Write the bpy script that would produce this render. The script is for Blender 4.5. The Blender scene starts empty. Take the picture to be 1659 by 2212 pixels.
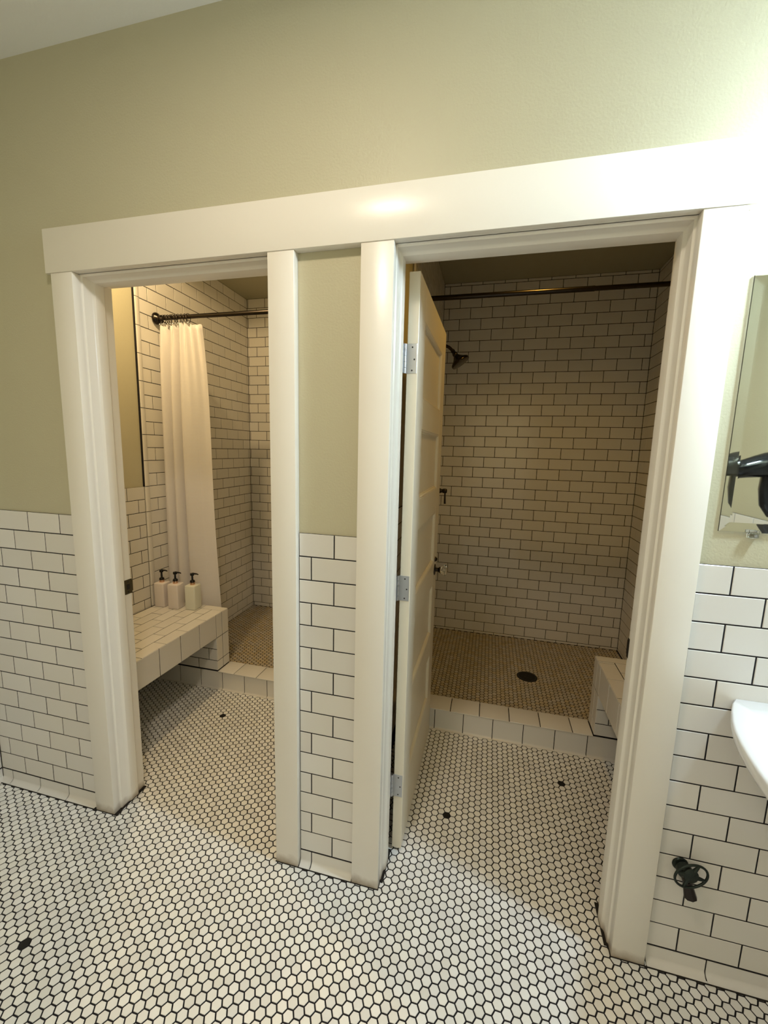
import bpy, bmesh, math, random
import numpy as np
from mathutils import Matrix, Vector
random.seed(7)
C = bpy.context.scene.collection
SC = bpy.context.scene
PI = math.pi

# ------------------------------------------------------------------ camera
RM = ((0.9691246, 0.2453543, 0.0244699), (0.0594124, -0.1360450, -0.9889196), (-0.2393067, 0.9598401, -0.1464216))
F_PX, CAM = 904.41, (0.0, -1.2164, 1.4923)
cd = bpy.data.cameras.new('camera'); cam = bpy.data.objects.new('camera', cd); C.objects.link(cam)
cd.sensor_fit = 'HORIZONTAL'; cd.sensor_width = 36; cd.lens = F_PX / 1659 * 36
cd.clip_start = 0.02
r0, r1, r2 = RM
m = Matrix(((r0[0], -r1[0], -r2[0], CAM[0]), (r0[1], -r1[1], -r2[1], CAM[1]), (r0[2], -r1[2], -r2[2], CAM[2]), (0, 0, 0, 1)))
cam.matrix_world = m
SC.camera = cam

# ------------------------------------------------------------------ world, lights, exposure
SC.view_settings.view_transform = 'Standard'; SC.view_settings.look = 'None'
SC.view_settings.gamma = 1; SC.view_settings.use_curve_mapping = False
SC.view_settings.exposure = 0.0
w = bpy.data.worlds.new('world'); SC.world = w; w.use_nodes = True
w.node_tree.nodes['Background'].inputs[0].default_value = (0.9, 0.95, 1, 1)
w.node_tree.nodes['Background'].inputs[1].default_value = 0.0

def lamp(name, typ, loc, energy, col, size=0.05, rot=(0, 0, 0), **kw):
    d = bpy.data.lights.new(name, typ); d.energy = energy; d.color = col
    if typ == 'AREA': d.size = size
    else: d.shadow_soft_size = size
    for k, v in kw.items(): setattr(d, k, v)
    o = bpy.data.objects.new(name, d); C.objects.link(o); o.location = loc; o.rotation_euler = rot
    return o
VAN = (0.99, -0.212, 2.207)      # globe lamp over the basin mirror, just outside the frame
VAN_POWER = 530.0
lamp('room_ceiling_light', 'AREA', (-0.474, -0.937, 2.70), 12.5, (1.0, 0.84, 0.66), 0.22, shape='DISK')
lamp('rear_fill_light', 'AREA', (-0.4, -2.33, 1.62), 8.0, (1.0, 0.80, 0.42), 2.9, rot=(-PI / 2 + 0.1, 0, PI), shape='RECTANGLE', size_y=1.3)  # broad fill added behind the camera to lift the room, no known lamp
lamp('right_stall_light', 'SPOT', (0.22, 0.77, 2.70), 17.0, (1.0, 0.57, 0.10), 0.04, spot_size=2.45, spot_blend=0.75)
lamp('left_stall_light', 'SPOT', (-1.60, 0.46, 2.69), 42.0, (1.0, 0.71, 0.36), 0.04, spot_size=3.05, spot_blend=0.15)

# ------------------------------------------------------------------ materials
def mat(name, col, rough=0.5, metal=0.0, tint=0.0, bump=0.0, bscale=40, spec=0.5, dirt=False, trans=0.0, coat=0.0, ior=1.45, hue=0.0):
    M = bpy.data.materials.new(name); M.use_nodes = True
    nt = M.node_tree; N = nt.nodes; L = nt.links; b = N['Principled BSDF']
    b.inputs['Base Color'].default_value = (*col, 1); b.inputs['Roughness'].default_value = rough
    b.inputs['Metallic'].default_value = metal; b.inputs['Specular IOR Level'].default_value = spec
    b.inputs['Transmission Weight'].default_value = trans; b.inputs['Coat Weight'].default_value = coat; b.inputs['IOR'].default_value = ior
    out = None
    if tint or hue:
        oi = N.new('ShaderNodeObjectInfo'); gi = N.new('ShaderNodeNewGeometry')
        ad = N.new('ShaderNodeMath'); ad.operation = 'ADD'; L.new(oi.outputs['Random'], ad.inputs[0]); L.new(gi.outputs['Random Per Island'], ad.inputs[1])
        fr = N.new('ShaderNodeMath'); fr.operation = 'FRACT'; L.new(ad.outputs[0], fr.inputs[0])
        wn = N.new('ShaderNodeTexWhiteNoise'); wn.noise_dimensions = '1D'; L.new(fr.outputs[0], wn.inputs['W'])
        mr = N.new('ShaderNodeMapRange'); mr.inputs['To Min'].default_value = 1 - tint; mr.inputs['To Max'].default_value = 1 + tint * 0.4
        L.new(wn.outputs['Value'], mr.inputs['Value'])
        mx = N.new('ShaderNodeHueSaturation'); mx.inputs['Color'].default_value = (*col, 1); L.new(mr.outputs[0], mx.inputs['Value'])
        mr2 = N.new('ShaderNodeMapRange'); mr2.inputs['To Min'].default_value = 1 - hue; mr2.inputs['To Max'].default_value = 1 + hue
        sx = N.new('ShaderNodeSeparateColor'); L.new(wn.outputs['Color'], sx.inputs[0]); L.new(sx.outputs[1], mr2.inputs['Value']); L.new(mr2.outputs[0], mx.inputs['Saturation'])
        out = mx.outputs[0]
        L.new(out, b.inputs['Base Color'])
    if bump or dirt:
        tc = N.new('ShaderNodeTexCoord')
    if dirt:   # scuffs and grime rubbed into the paint close to the floor
        ge = N.new('ShaderNodeNewGeometry'); sp = N.new('ShaderNodeSeparateXYZ'); L.new(ge.outputs['Position'], sp.inputs[0])
        nz = N.new('ShaderNodeTexNoise'); nz.inputs['Scale'].default_value = 28; nz.inputs['Detail'].default_value = 4; L.new(ge.outputs['Position'], nz.inputs['Vector'])
        m1 = N.new('ShaderNodeMath'); m1.operation = 'MULTIPLY_ADD'; L.new(nz.outputs[0], m1.inputs[0]); m1.inputs[1].default_value = -0.045; L.new(sp.outputs[2], m1.inputs[2])
        m2 = N.new('ShaderNodeMapRange'); m2.inputs['From Min'].default_value = -0.030; m2.inputs['From Max'].default_value = 0.016; L.new(m1.outputs[0], m2.inputs['Value'])
        mc = N.new('ShaderNodeMix'); mc.data_type = 'RGBA'; mc.inputs[6].default_value = (0.36, 0.28, 0.19, 1); mc.inputs[7].default_value = (*col, 1)
        L.new(m2.outputs[0], mc.inputs[0]); L.new(mc.outputs[2], b.inputs['Base Color'])
    if bump:
        nz = N.new('ShaderNodeTexNoise'); nz.inputs['Scale'].default_value = bscale; nz.inputs['Detail'].default_value = 3; L.new(tc.outputs['Object'], nz.inputs['Vector'])
        bp = N.new('ShaderNodeBump'); bp.inputs['Strength'].default_value = bump; bp.inputs['Distance'].default_value = 0.002
        L.new(nz.outputs[0], bp.inputs['Height']); L.new(bp.outputs[0], b.inputs['Normal'])
    return M
M_TILE = mat('glazed_white_tile', (0.78, 0.76, 0.72), 0.16, tint=0.05, hue=0.25, bump=0.12, bscale=9)
M_GROUT = mat('black_grout', (0.012, 0.011, 0.014), 0.9)
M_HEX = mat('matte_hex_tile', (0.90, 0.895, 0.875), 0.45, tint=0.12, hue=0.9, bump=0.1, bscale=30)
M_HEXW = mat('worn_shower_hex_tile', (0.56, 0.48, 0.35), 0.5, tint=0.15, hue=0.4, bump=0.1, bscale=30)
M_HEXB = mat('black_hex_tile', (0.006, 0.006, 0.006), 0.6)
M_CHIP = mat('grey_chip', (0.16, 0.15, 0.14), 0.9)
M_GREEN = mat('sage_green_paint', (0.55, 0.52, 0.375), 0.42, bump=0.35, bscale=160, spec=0.35)
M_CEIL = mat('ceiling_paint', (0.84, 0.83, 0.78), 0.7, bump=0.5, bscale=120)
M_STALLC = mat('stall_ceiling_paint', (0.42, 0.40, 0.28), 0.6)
M_TRIM = mat('cream_gloss_paint', (0.86, 0.825, 0.755), 0.27, bump=0.10, bscale=14, dirt=True)
M_TRIMC = mat('cream_door_paint', (0.80, 0.74, 0.60), 0.30, bump=0.10, bscale=14)
M_STEEL = mat('zinc_steel', (0.55, 0.57, 0.60), 0.38, metal=1.0, bump=0.2, bscale=70)
M_SCREW = mat('dark_screw', (0.03, 0.03, 0.03), 0.5, metal=0.6)
M_BRONZE = mat('oil_rubbed_bronze', (0.045, 0.038, 0.034), 0.26, metal=1.0)
M_BLACK = mat('black_metal', (0.012, 0.012, 0.012), 0.45, metal=0.3)
M_AGED = mat('aged_brass_plate', (0.10, 0.085, 0.05), 0.5, metal=0.8, bump=0.6, bscale=80)
M_PORC = mat('white_porcelain', (0.86, 0.87, 0.88), 0.08, coat=0.3)
M_GLASS = mat('clear_glass', (0.98, 0.99, 0.98), 0.02, trans=1.0, ior=1.5)
M_PLAST = mat('black_glossy_plastic', (0.004, 0.004, 0.005), 0.08)
M_MIRROR = mat('mirror_silver', (0.90, 0.93, 0.91), 0.01, metal=1.0)
M_EDGE = mat('mirror_edge_glass', (0.42, 0.52, 0.50), 0.1)
M_BOTA = mat('blush_bottle', (0.80, 0.745, 0.73), 0.35)
M_BOTB = mat('pale_green_bottle', (0.76, 0.78, 0.70), 0.30)
M_COLL = mat('copper_collar', (0.75, 0.50, 0.36), 0.2, metal=1.0)
M_GREENV = mat('corroded_metal', (0.035, 0.045, 0.04), 0.45, metal=0.8, bump=0.8, bscale=90)
M_CAULK = mat('dark_caulk', (0.015, 0.012, 0.010), 0.8)

def curtain_mat():
    M = bpy.data.materials.new('white_waffle_cotton'); M.use_nodes = True
    N = M.node_tree.nodes; L = M.node_tree.links; b = N['Principled BSDF']
    b.inputs['Base Color'].default_value = (0.85, 0.83, 0.84, 1); b.inputs['Roughness'].default_value = 0.9; b.inputs['Specular IOR Level'].default_value = 0.1
    b.inputs['Sheen Weight'].default_value = 0.2
    uv = N.new('ShaderNodeUVMap'); sp = N.new('ShaderNodeSeparateXYZ'); L.new(uv.outputs[0], sp.inputs[0])
    hs = []
    for ax in (0, 1):
        a = N.new('ShaderNodeMath'); a.operation = 'MULTIPLY'; L.new(sp.outputs[ax], a.inputs[0]); a.inputs[1].default_value = 2 * PI / 0.009
        s = N.new('ShaderNodeMath'); s.operation = 'SINE'; L.new(a.outputs[0], s.inputs[0]); hs.append(s)
    mx = N.new('ShaderNodeMath'); mx.operation = 'MAXIMUM'; L.new(hs[0].outputs[0], mx.inputs[0]); L.new(hs[1].outputs[0], mx.inputs[1])
    bp = N.new('ShaderNodeBump'); bp.inputs['Strength'].default_value = 0.22; bp.inputs['Distance'].default_value = 0.0015
    L.new(mx.outputs[0], bp.inputs['Height']); L.new(bp.outputs[0], b.inputs['Normal'])
    tr = N.new('ShaderNodeBsdfTranslucent'); tr.inputs[0].default_value = (0.8, 0.72, 0.62, 1)
    ms = N.new('ShaderNodeMixShader'); ms.inputs[0].default_value = 0.18
    L.new(b.outputs[0], ms.inputs[1]); L.new(tr.outputs[0], ms.inputs[2]); L.new(ms.outputs[0], N['Material Output'].inputs[0])
    return M
M_CURT = curtain_mat()
def emit_mat(name, col, s):
    M = bpy.data.materials.new(name); M.use_nodes = True; N = M.node_tree.nodes
    e = N.new('ShaderNodeEmission'); e.inputs[0].default_value = (*col, 1); e.inputs[1].default_value = s
    M.node_tree.links.new(e.outputs[0], N['Material Output'].inputs[0]); return M

# ------------------------------------------------------------------ helpers
def link(name, me, parent=None, mt=None, kind=None):
    o = bpy.data.objects.new(name, me); C.objects.link(o)
    if mt is not None and me is not None and not me.materials: me.materials.append(mt)
    if parent is not None: o.parent = parent
    if kind: o['kind'] = kind
    return o
def tag(o, label=None, cat=None, group=None, kind=None):
    if label: o['label'] = label
    if cat: o['category'] = cat
    if group: o['group'] = group
    if kind: o['kind'] = kind
    return o
def empty(name, loc=(0, 0, 0), rz=0.0):
    o = bpy.data.objects.new(name, None); C.objects.link(o); o.location = loc; o.rotation_euler = (0, 0, rz); o.empty_display_size = 0.05
    return o
def smooth(me, ang=35):
    me.polygons.foreach_set('use_smooth', [True] * len(me.polygons))
    bm = bmesh.new(); bm.from_mesh(me)
    for e in bm.edges:
        e.smooth = not (len(e.link_faces) == 2 and e.calc_face_angle(0) > math.radians(ang))
    bm.to_mesh(me); bm.free()
def bm_mesh(name, bm, sm=None):
    bmesh.ops.recalc_face_normals(bm, faces=bm.faces)
    me = bpy.data.meshes.new(name); bm.to_mesh(me); bm.free()
    if sm: smooth(me, sm)
    return me
def add_box(bm, x0, x1, y0, y1, z0, z1, bev=0.0, seg=1):
    mtx = Matrix.Translation(((x0 + x1) / 2, (y0 + y1) / 2, (z0 + z1) / 2)) @ Matrix.Diagonal((abs(x1 - x0), abs(y1 - y0), abs(z1 - z0), 1))
    r = bmesh.ops.create_cube(bm, size=1, matrix=mtx)
    if bev:
        es = {e for v in r['verts'] for e in v.link_edges}
        bmesh.ops.bevel(bm, geom=list(es), offset=bev, segments=seg, affect='EDGES', profile=0.5)
def box(name, b, mt, parent=None, bev=0.0, seg=1, kind=None):
    bm = bmesh.new(); add_box(bm, *b, bev=bev, seg=seg)
    return link(name, bm_mesh(name, bm, 35 if bev else None), parent, mt, kind)
def add_tube(bm, pts, r, n=12, caps=True, closed=False):
    pts = [Vector(p) for p in pts]; rs = r if isinstance(r, (list, tuple)) else [r] * len(pts)
    rings = []; up = None; m = len(pts)
    for i, p in enumerate(pts):
        if closed: t = pts[(i + 1) % m] - pts[i - 1]
        else: t = pts[min(i + 1, m - 1)] - pts[max(i - 1, 0)]
        t.normalize()
        if up is None: up = t.orthogonal().normalized()
        else: up = (up - t * up.dot(t)).normalized()
        s = t.cross(up)
        rings.append([bm.verts.new(p + (up * math.cos(2 * PI * k / n) + s * math.sin(2 * PI * k / n)) * rs[i]) for k in range(n)])
    for i in range(m if closed else m - 1):
        a, b = rings[i], rings[(i + 1) % m]
        for k in range(n): bm.faces.new((a[k], a[(k + 1) % n], b[(k + 1) % n], b[k]))
    if caps and not closed:
        bm.faces.new(rings[0][::-1]); bm.faces.new(rings[-1])
def tube(name, pts, r, mt, parent=None, n=12, closed=False, kind=None):
    bm = bmesh.new(); add_tube(bm, pts, r, n, closed=closed)
    return link(name, bm_mesh(name, bm, 50), parent, mt, kind)
def add_lathe(bm, prof, mtx=Matrix(), n=24):
    """prof: list of (radius, height) about local z."""
    rings = []
    for r, h in prof:
        if r < 1e-6: rings.append([bm.verts.new(mtx @ Vector((0, 0, h)))])
        else: rings.append([bm.verts.new(mtx @ Vector((r * math.cos(2 * PI * k / n), r * math.sin(2 * PI * k / n), h))) for k in range(n)])
    for a, b in zip(rings, rings[1:]):
        for k in range(n):
            k2 = (k + 1) % n
            if len(a) == 1 and len(b) == 1: continue
            if len(a) == 1: bm.faces.new((a[0], b[k], b[k2]))
            elif len(b) == 1: bm.faces.new((a[k], a[k2], b[0]))
            else: bm.faces.new((a[k], a[k2], b[k2], b[k]))
def lathe(name, prof, mt, parent=None, mtx=Matrix(), n=24, ang=40):
    bm = bmesh.new(); add_lathe(bm, prof, mtx, n)
    return link(name, bm_mesh(name, bm, ang), parent, mt)
def axis_mtx(p, d):
    d = Vector(d).normalized(); q = d.to_track_quat('Z', 'Y')
    return Matrix.Translation(p) @ q.to_matrix().to_4x4()
def frame(o, u, v, n):
    return Matrix(((u[0], v[0], n[0], o[0]), (u[1], v[1], n[1], o[1]), (u[2], v[2], n[2], o[2]), (0, 0, 0, 1)))

RMn = np.array(RM); CN = np.array(CAM)
def proj(P):
    c = RMn @ (np.array(P, float) - CN)
    if c[2] < 0.05: return None
    return 829.5 + F_PX * c[0] / c[2], 1106 + F_PX * c[1] / c[2], c[2]
def seen_size(p, n=None):
    q = proj(p)
    if q is None or not (-25 < q[0] < 1684 and -25 < q[1] < 2237): return 0.0
    s = 1.0 / q[2] ** 2
    if n is not None:
        d = CN - np.array(p); s *= max(0.0, float(np.dot(d / np.linalg.norm(d), n)))
    return s

_tiles = {}
def tile_verts(wd, h, t=0.0045, ch=0.0011):
    a, b = wd / 2, h / 2
    V = [(-a, -b, -t), (a, -b, -t), (a, b, -t), (-a, b, -t), (-a, -b, -ch), (a, -b, -ch), (a, b, -ch), (-a, b, -ch),
         (-a + ch, -b + ch, 0), (a - ch, -b + ch, 0), (a - ch, b - ch, 0), (-a + ch, b - ch, 0)]
    F = [(8, 9, 10, 11)] + [(i, (i + 1) % 4, 4 + (i + 1) % 4, 4 + i) for i in range(4)] + [(4 + i, 4 + (i + 1) % 4, 8 + (i + 1) % 4, 8 + i) for i in range(4)]
    return V, F
def tile_mesh(wd, h, mt):
    k = (round(wd, 4), round(h, 4), mt.name)
    if k not in _tiles:
        V, F = tile_verts(*k[:2]); me = bpy.data.meshes.new('tile'); me.from_pydata(V, [], F); me.materials.append(mt); _tiles[k] = me
    return _tiles[k]
JT = 0.0038
def lay(parent, rects, o, u, v, n, mt=M_TILE, limit=300, name='tile', cull=None):
    """rects: (u0, v0, u1, v1) in the wall's own plane; the largest seen become parts, the rest one joined part."""
    o, u, v, n = map(Vector, (o, u, v, n)); rec = []
    for (a0, b0, a1, b1) in rects:
        wd, h = a1 - a0 - JT, b1 - b0 - JT
        if wd < 0.004 or h < 0.004: continue
        c = o + u * (a0 + a1) / 2 + v * (b0 + b1) / 2
        s = seen_size(c, n) * wd * h
        if cull and cull(c): s = 0.0
        rec.append((s, c, wd, h))
    rec.sort(key=lambda r: -r[0])
    VV, FF = [], []
    for i, (s, c, wd, h) in enumerate(rec):
        tilt = Matrix.Rotation(random.gauss(0, 0.0035), 4, 'X') @ Matrix.Rotation(random.gauss(0, 0.0035), 4, 'Y')
        M = frame(c, u, v, n) @ tilt
        if i < limit and s > 0:
            t = link(name, tile_mesh(wd, h, mt), parent); t.matrix_local = M
        else:
            V, F = tile_verts(wd, h); k = len(VV)
            VV += [tuple(M @ Vector(q)) for q in V]; FF += [tuple(k + j for j in f) for f in F]
    if VV:
        me = bpy.data.meshes.new('tiling'); me.from_pydata(VV, [], FF); link('tiling', me, parent, mt, 'stuff')
def courses(umin, umax, vmin, vmax, v0, pu, pv, pe, po, par=0):
    """running bond; v0 is the level of one joint, pe/po the position of one upright joint in even/odd courses"""
    R = []; r = math.floor((vmin - v0) / pv + 1e-6)
    while v0 + r * pv < vmax - 1e-6:
        b0, b1 = max(vmin, v0 + r * pv), min(vmax, v0 + (r + 1) * pv)
        ph = pe if (r + par) % 2 == 0 else po
        k = math.floor((umin - ph) / pu + 1e-6)
        while ph + k * pu < umax - 1e-6:
            a0, a1 = max(umin, ph + k * pu), min(umax, ph + (k + 1) * pu)
            R.append((a0, b0, a1, b1)); k += 1
        r += 1
    return R
def cove_mesh(wd, h, out=0.021, t=0.004):
    """base tile: upright face that sweeps out on to the floor"""
    P = [(0, h - 0.001), (0, out * 0.8)]
    for i in range(1, 7):
        a = i / 6 * PI / 2; P.append((out * (1 - math.cos(a)), out * 0.8 * (1 - math.sin(a)) + 0.0015))
    P = [(-t, h)] + [(0 - 0.0, h - 0.0012)] + P[1:] + [(out, 0.0)] + [(-t, 0.0)]
    V, F = [], []; a = wd / 2; m_ = len(P)
    for s in (-a, a):
        for (d, z) in P: V.append((s, z, d))
    for i in range(m_ - 1): F.append((i, m_ + i, m_ + i + 1, i + 1))
    F.append(tuple(range(m_))); F.append(tuple(range(2 * m_ - 1, m_ - 1, -1)))
    me = bpy.data.meshes.new('cove_tile'); me.from_pydata(V, [], F)
    bm = bmesh.new(); bm.from_mesh(me); bmesh.ops.recalc_face_normals(bm, faces=bm.faces); bm.to_mesh(me); bm.free(); smooth(me, 40)
    return me
_coves = {}
def coves(parent, umin, umax, ph, pu, h, o, u, n, mt=M_TILE):
    c0 = Vector(o) + Vector(u) * (umin + umax) / 2 + Vector(n) * 0.0215
    bm = bmesh.new(); add_box(bm, -(umax - umin) / 2, (umax - umin) / 2, -0.0015, 0.0015, -0.002, 0.0012)
    g = link('floor_joint', bm_mesh('floor_joint', bm), parent, M_CAULK); g.matrix_local = frame(c0, Vector(u), Vector(n), Vector(u).cross(Vector(n)))
    k = math.floor((umin - ph) / pu + 1e-6)
    while ph + k * pu < umax - 1e-6:
        a0, a1 = max(umin, ph + k * pu), min(umax, ph + (k + 1) * pu); k += 1
        wd = round(a1 - a0 - JT, 4)
        if wd < 0.006: continue
        key = (wd, h)
        if key not in _coves: _coves[key] = cove_mesh(wd, h - JT); _coves[key].materials.append(mt)
        t = link('base_tile', _coves[key], parent)
        t.matrix_local = frame(Vector(o) + Vector(u) * (a0 + a1) / 2, Vector(u), Vector((0, 0, 1)), Vector(n))

P, PX = 0.0778, 0.1567
ZT = 1.223            # top of the wainscot on the front wall
X, Y, Z = Vector((1, 0, 0)), Vector((0, 1, 0)), Vector((0, 0, 1))
CEIL = 2.741

# ------------------------------------------------------------------ floor
HEX_D = 0.0284; HEX_C = HEX_D * math.sqrt(3) / 2
def hex_verts(d=0.0243, t=0.004, ch=0.0006):
    V = []
    for rr, z in ((d / 2, -t), (d / 2, -ch), (d / 2 - ch, 0)):
        R = rr / math.cos(PI / 6)
        V += [(R * math.cos(PI / 3 * k), R * math.sin(PI / 3 * k), z) for k in range(6)]
    F = [(12, 13, 14, 15, 16, 17)] + [(a + i, a + (i + 1) % 6, a + 6 + (i + 1) % 6, a + 6 + i) for a in (0, 6) for i in range(6)]
    return V, F
HV, HF = hex_verts()
def hexes(parent, regions, z, limit, black=(), chips=(), cull=None, mt=None):
    mt = mt or M_HEX
    me1 = bpy.data.meshes.new('hex_tile'); me1.from_pydata(HV, [], HF); me1.materials.append(mt)
    me2 = bpy.data.meshes.new('hex_tile_black'); me2.from_pydata(HV, [], HF); me2.materials.append(M_HEXB)
    pts = []
    for (x0, x1, y0, y1) in regions:
        for i in range(math.ceil((x0 + 0.1383) / HEX_C), math.floor((x1 + 0.1383) / HEX_C) + 1):
            off = HEX_D / 2 if i % 2 else 0.0
            for j in range(math.ceil((y0 + 0.1101 - off) / HEX_D), math.floor((y1 + 0.1101 - off) / HEX_D) + 1):
                x, y = -0.1383 + i * HEX_C, -0.1101 + j * HEX_D + off
                pts.append((x, y))
    pts = np.array(sorted(set((round(a, 5), round(b, 5)) for a, b in pts)))
    bl = set(int(np.argmin((pts[:, 0] - bx) ** 2 + (pts[:, 1] - by) ** 2)) for bx, by in black)
    s = np.array([0.0 if (cull and cull(p)) else seen_size((p[0], p[1], z), (0, 0, 1)) for p in pts])
    order = np.argsort(-s); single = set(order[:limit - len(bl)].tolist()) | bl
    V = np.array(HV); nv = len(HV); rest = [i for i in range(len(pts)) if i not in single]
    rng = np.random.default_rng(3)
    for i in sorted(single):
        o = link('hex_tile', me2 if i in bl else me1, parent); o.location = (pts[i][0], pts[i][1], z)
        o.rotation_euler = (rng.normal(0, .006), rng.normal(0, .006), rng.normal(0, .012) + rng.integers(6) * PI / 3)
        if i in bl: o['label'] = 'black hexagonal tile'
    if rest:
        a = rng.normal(0, 0.012, len(rest)); ca, sa = np.cos(a), np.sin(a)
        tx, ty = rng.normal(0, .006, len(rest)), rng.normal(0, .006, len(rest))
        VV = np.zeros((len(rest), nv, 3))
        VV[:, :, 0] = ca[:, None] * V[:, 0] - sa[:, None] * V[:, 1] + pts[rest, 0][:, None]
        VV[:, :, 1] = sa[:, None] * V[:, 0] + ca[:, None] * V[:, 1] + pts[rest, 1][:, None]
        VV[:, :, 2] = V[:, 2] + z + tx[:, None] * V[:, 0] + ty[:, None] * V[:, 1]
        me = bpy.data.meshes.new('hex_tiling')
        FF = [tuple(k * nv + q for q in f) for k in range(len(rest)) for f in HF]
        me.from_pydata(VV.reshape(-1, 3).tolist(), [], FF)
        link('hex_tiling', me, parent, mt, 'stuff')
    for cx, cy, r in chips:
        bm = bmesh.new(); bmesh.ops.create_circle(bm, cap_ends=True, radius=r, segments=7, matrix=Matrix.Translation((cx, cy, z + 0.0004)) @ Matrix.Diagonal((1, 0.6, 1, 1)))
        link('chip', bm_mesh('chip', bm), parent, M_CHIP)
fl = tag(box('floor', (-2.2, 1.35, -2.45, 2.25, -0.08, -0.0016), M_GROUT), 'white hexagonal mosaic floor with dark grout', kind='structure')
BLK = [(-1.280, -0.456), (-1.375, 0.645), (-0.092, 0.343), (0.389, 0.654)]
hexes(fl, [(-2.03, 1.2, -1.75, 0.0), (-1.41, -0.655, 0.0, 0.13), (-0.30, 0.45, 0.0, 0.13), (-2.03, -0.56, 0.13, 0.89), (-0.405, 1.01, 0.13, 0.89)], 0.0, 300, BLK,
      chips=[(-0.197, 0.046, 0.0042), (-0.187, 0.010, 0.0045), (0.157, 0.22, 0.003), (-1.07, -0.3, 0.002)])

# ------------------------------------------------------------------ front wall
Y0, Y1 = 0.007, 0.125
OL, OR = (-1.402, -0.662), (-0.294, 0.446)        # rough openings
HT = 2.066
bm = bmesh.new()
for b in ((-2.15, OL[0], Y0, Y1, -0.01, CEIL + 0.02), (OL[1], OR[0], Y0, Y1, -0.01, CEIL + 0.02), (OR[1], 1.32, Y0, Y1, -0.01, CEIL + 0.02),
          (OL[0], OL[1], Y0, Y1, HT, CEIL + 0.02), (OR[0], OR[1], Y0, Y1, HT, CEIL + 0.02)):
    add_box(bm, *b)
wf = tag(link('wall_front', bm_mesh('wall_front', bm), None, M_GREEN), 'sage green wall with two doorways above white subway tile', kind='structure')
def backing(parent, x0, x1, z0, z1):
    box('grout_bed', (x0, x1, 0.0016, 0.0085, z0, z1), M_GROUT, parent)
zb = ZT - 15 * P
for (x0, x1, pe) in ((-2.022, -1.482, -1.7286), (-0.5845, -0.3825, -0.463), (0.529, 1.205, 0.6142)):
    backing(wf, x0 + 0.001, x1 - 0.001, 0.0, ZT - 0.0015)
    po = -0.541 if abs(pe + 0.463) < 1e-3 else pe + PX / 2
    lay(wf, courses(x0, x1, zb, ZT, ZT, PX, P, po, pe), (0, 0, 0), X, Z, -Y)
    coves(wf, x0, x1, po, PX, zb, (0, 0, 0), X, -Y)

# ------------------------------------------------------------------ room ceiling and the other room walls
tag(box('ceiling', (-2.2, 1.35, -2.45, 0.01, CEIL, CEIL + 0.05), M_CEIL), 'pale painted ceiling', kind='structure')
def plain_wall(name, o, u, n, um, zt=ZT, top=CEIL, ph=0.0, lim=0):
    """room wall: plaster slab with wainscot"""
    o, u, n = Vector(o), Vector(u), Vector(n)
    a, b = o, o + u * um
    q = [a - n * 0.10, b - n * 0.10, b - n * 0.007, a - n * 0.007]
    bm = bmesh.new(); lo = [bm.verts.new((p.x, p.y, -0.01)) for p in q]; hi = [bm.verts.new((p.x, p.y, top + 0.01)) for p in q]
    bm.faces.new(lo[::-1]); bm.faces.new(hi)
    for i in range(4): bm.faces.new((lo[i], lo[(i + 1) % 4], hi[(i + 1) % 4], hi[i]))
    W = tag(link(name, bm_mesh(name, bm), None, M_GREEN), None, kind='structure')
    q = [a - n * 0.0085, b - n * 0.0085, b - n * 0.0016, a - n * 0.0016]
    bm = bmesh.new(); lo = [bm.verts.new((p.x, p.y, 0)) for p in q]; hi = [bm.verts.new((p.x, p.y, zt - 0.0015)) for p in q]
    bm.faces.new(lo[::-1]); bm.faces.new(hi)
    for i in range(4): bm.faces.new((lo[i], lo[(i + 1) % 4], hi[(i + 1) % 4], hi[i]))
    link('grout_bed', bm_mesh('grout_bed', bm), W, M_GROUT)
    lay(W, courses(0, um, zb, zt, zt, PX, P, ph, ph + PX / 2), o, u, Z, n, limit=lim)
    coves(W, 0, um, ph + PX / 2, PX, zb, o, u, n)
    return W
plain_wall('wall_left', (-2.022, 0.0, 0), -Y, X, 2.4, lim=40)
plain_wall('wall_right', (1.205, -2.4, 0), Y, -X, 2.4)
plain_wall('wall_back', (-2.022, -2.4, 0), X, Y, 3.227)

# ------------------------------------------------------------------ shower stalls
ZL, ZR = 1.238, 1.223      # course levels in the left and right stalls
CL, CR = 2.712, 2.722      # stall ceilings
SF = 0.036                 # shower floor level
YB = 2.11; YP = 0.882; YP2 = 1.003   # back wall, front and back face of the curb walls
XR = 1.012; XPL = -0.405; XPR = -0.56
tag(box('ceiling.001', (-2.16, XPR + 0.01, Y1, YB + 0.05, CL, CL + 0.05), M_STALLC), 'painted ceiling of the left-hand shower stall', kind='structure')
tag(box('ceiling.002', (XPL - 0.01, XR + 0.05, Y1, YB + 0.05, CR, CR + 0.05), M_STALLC), 'painted ceiling of the right-hand shower stall', kind='structure')

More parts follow.
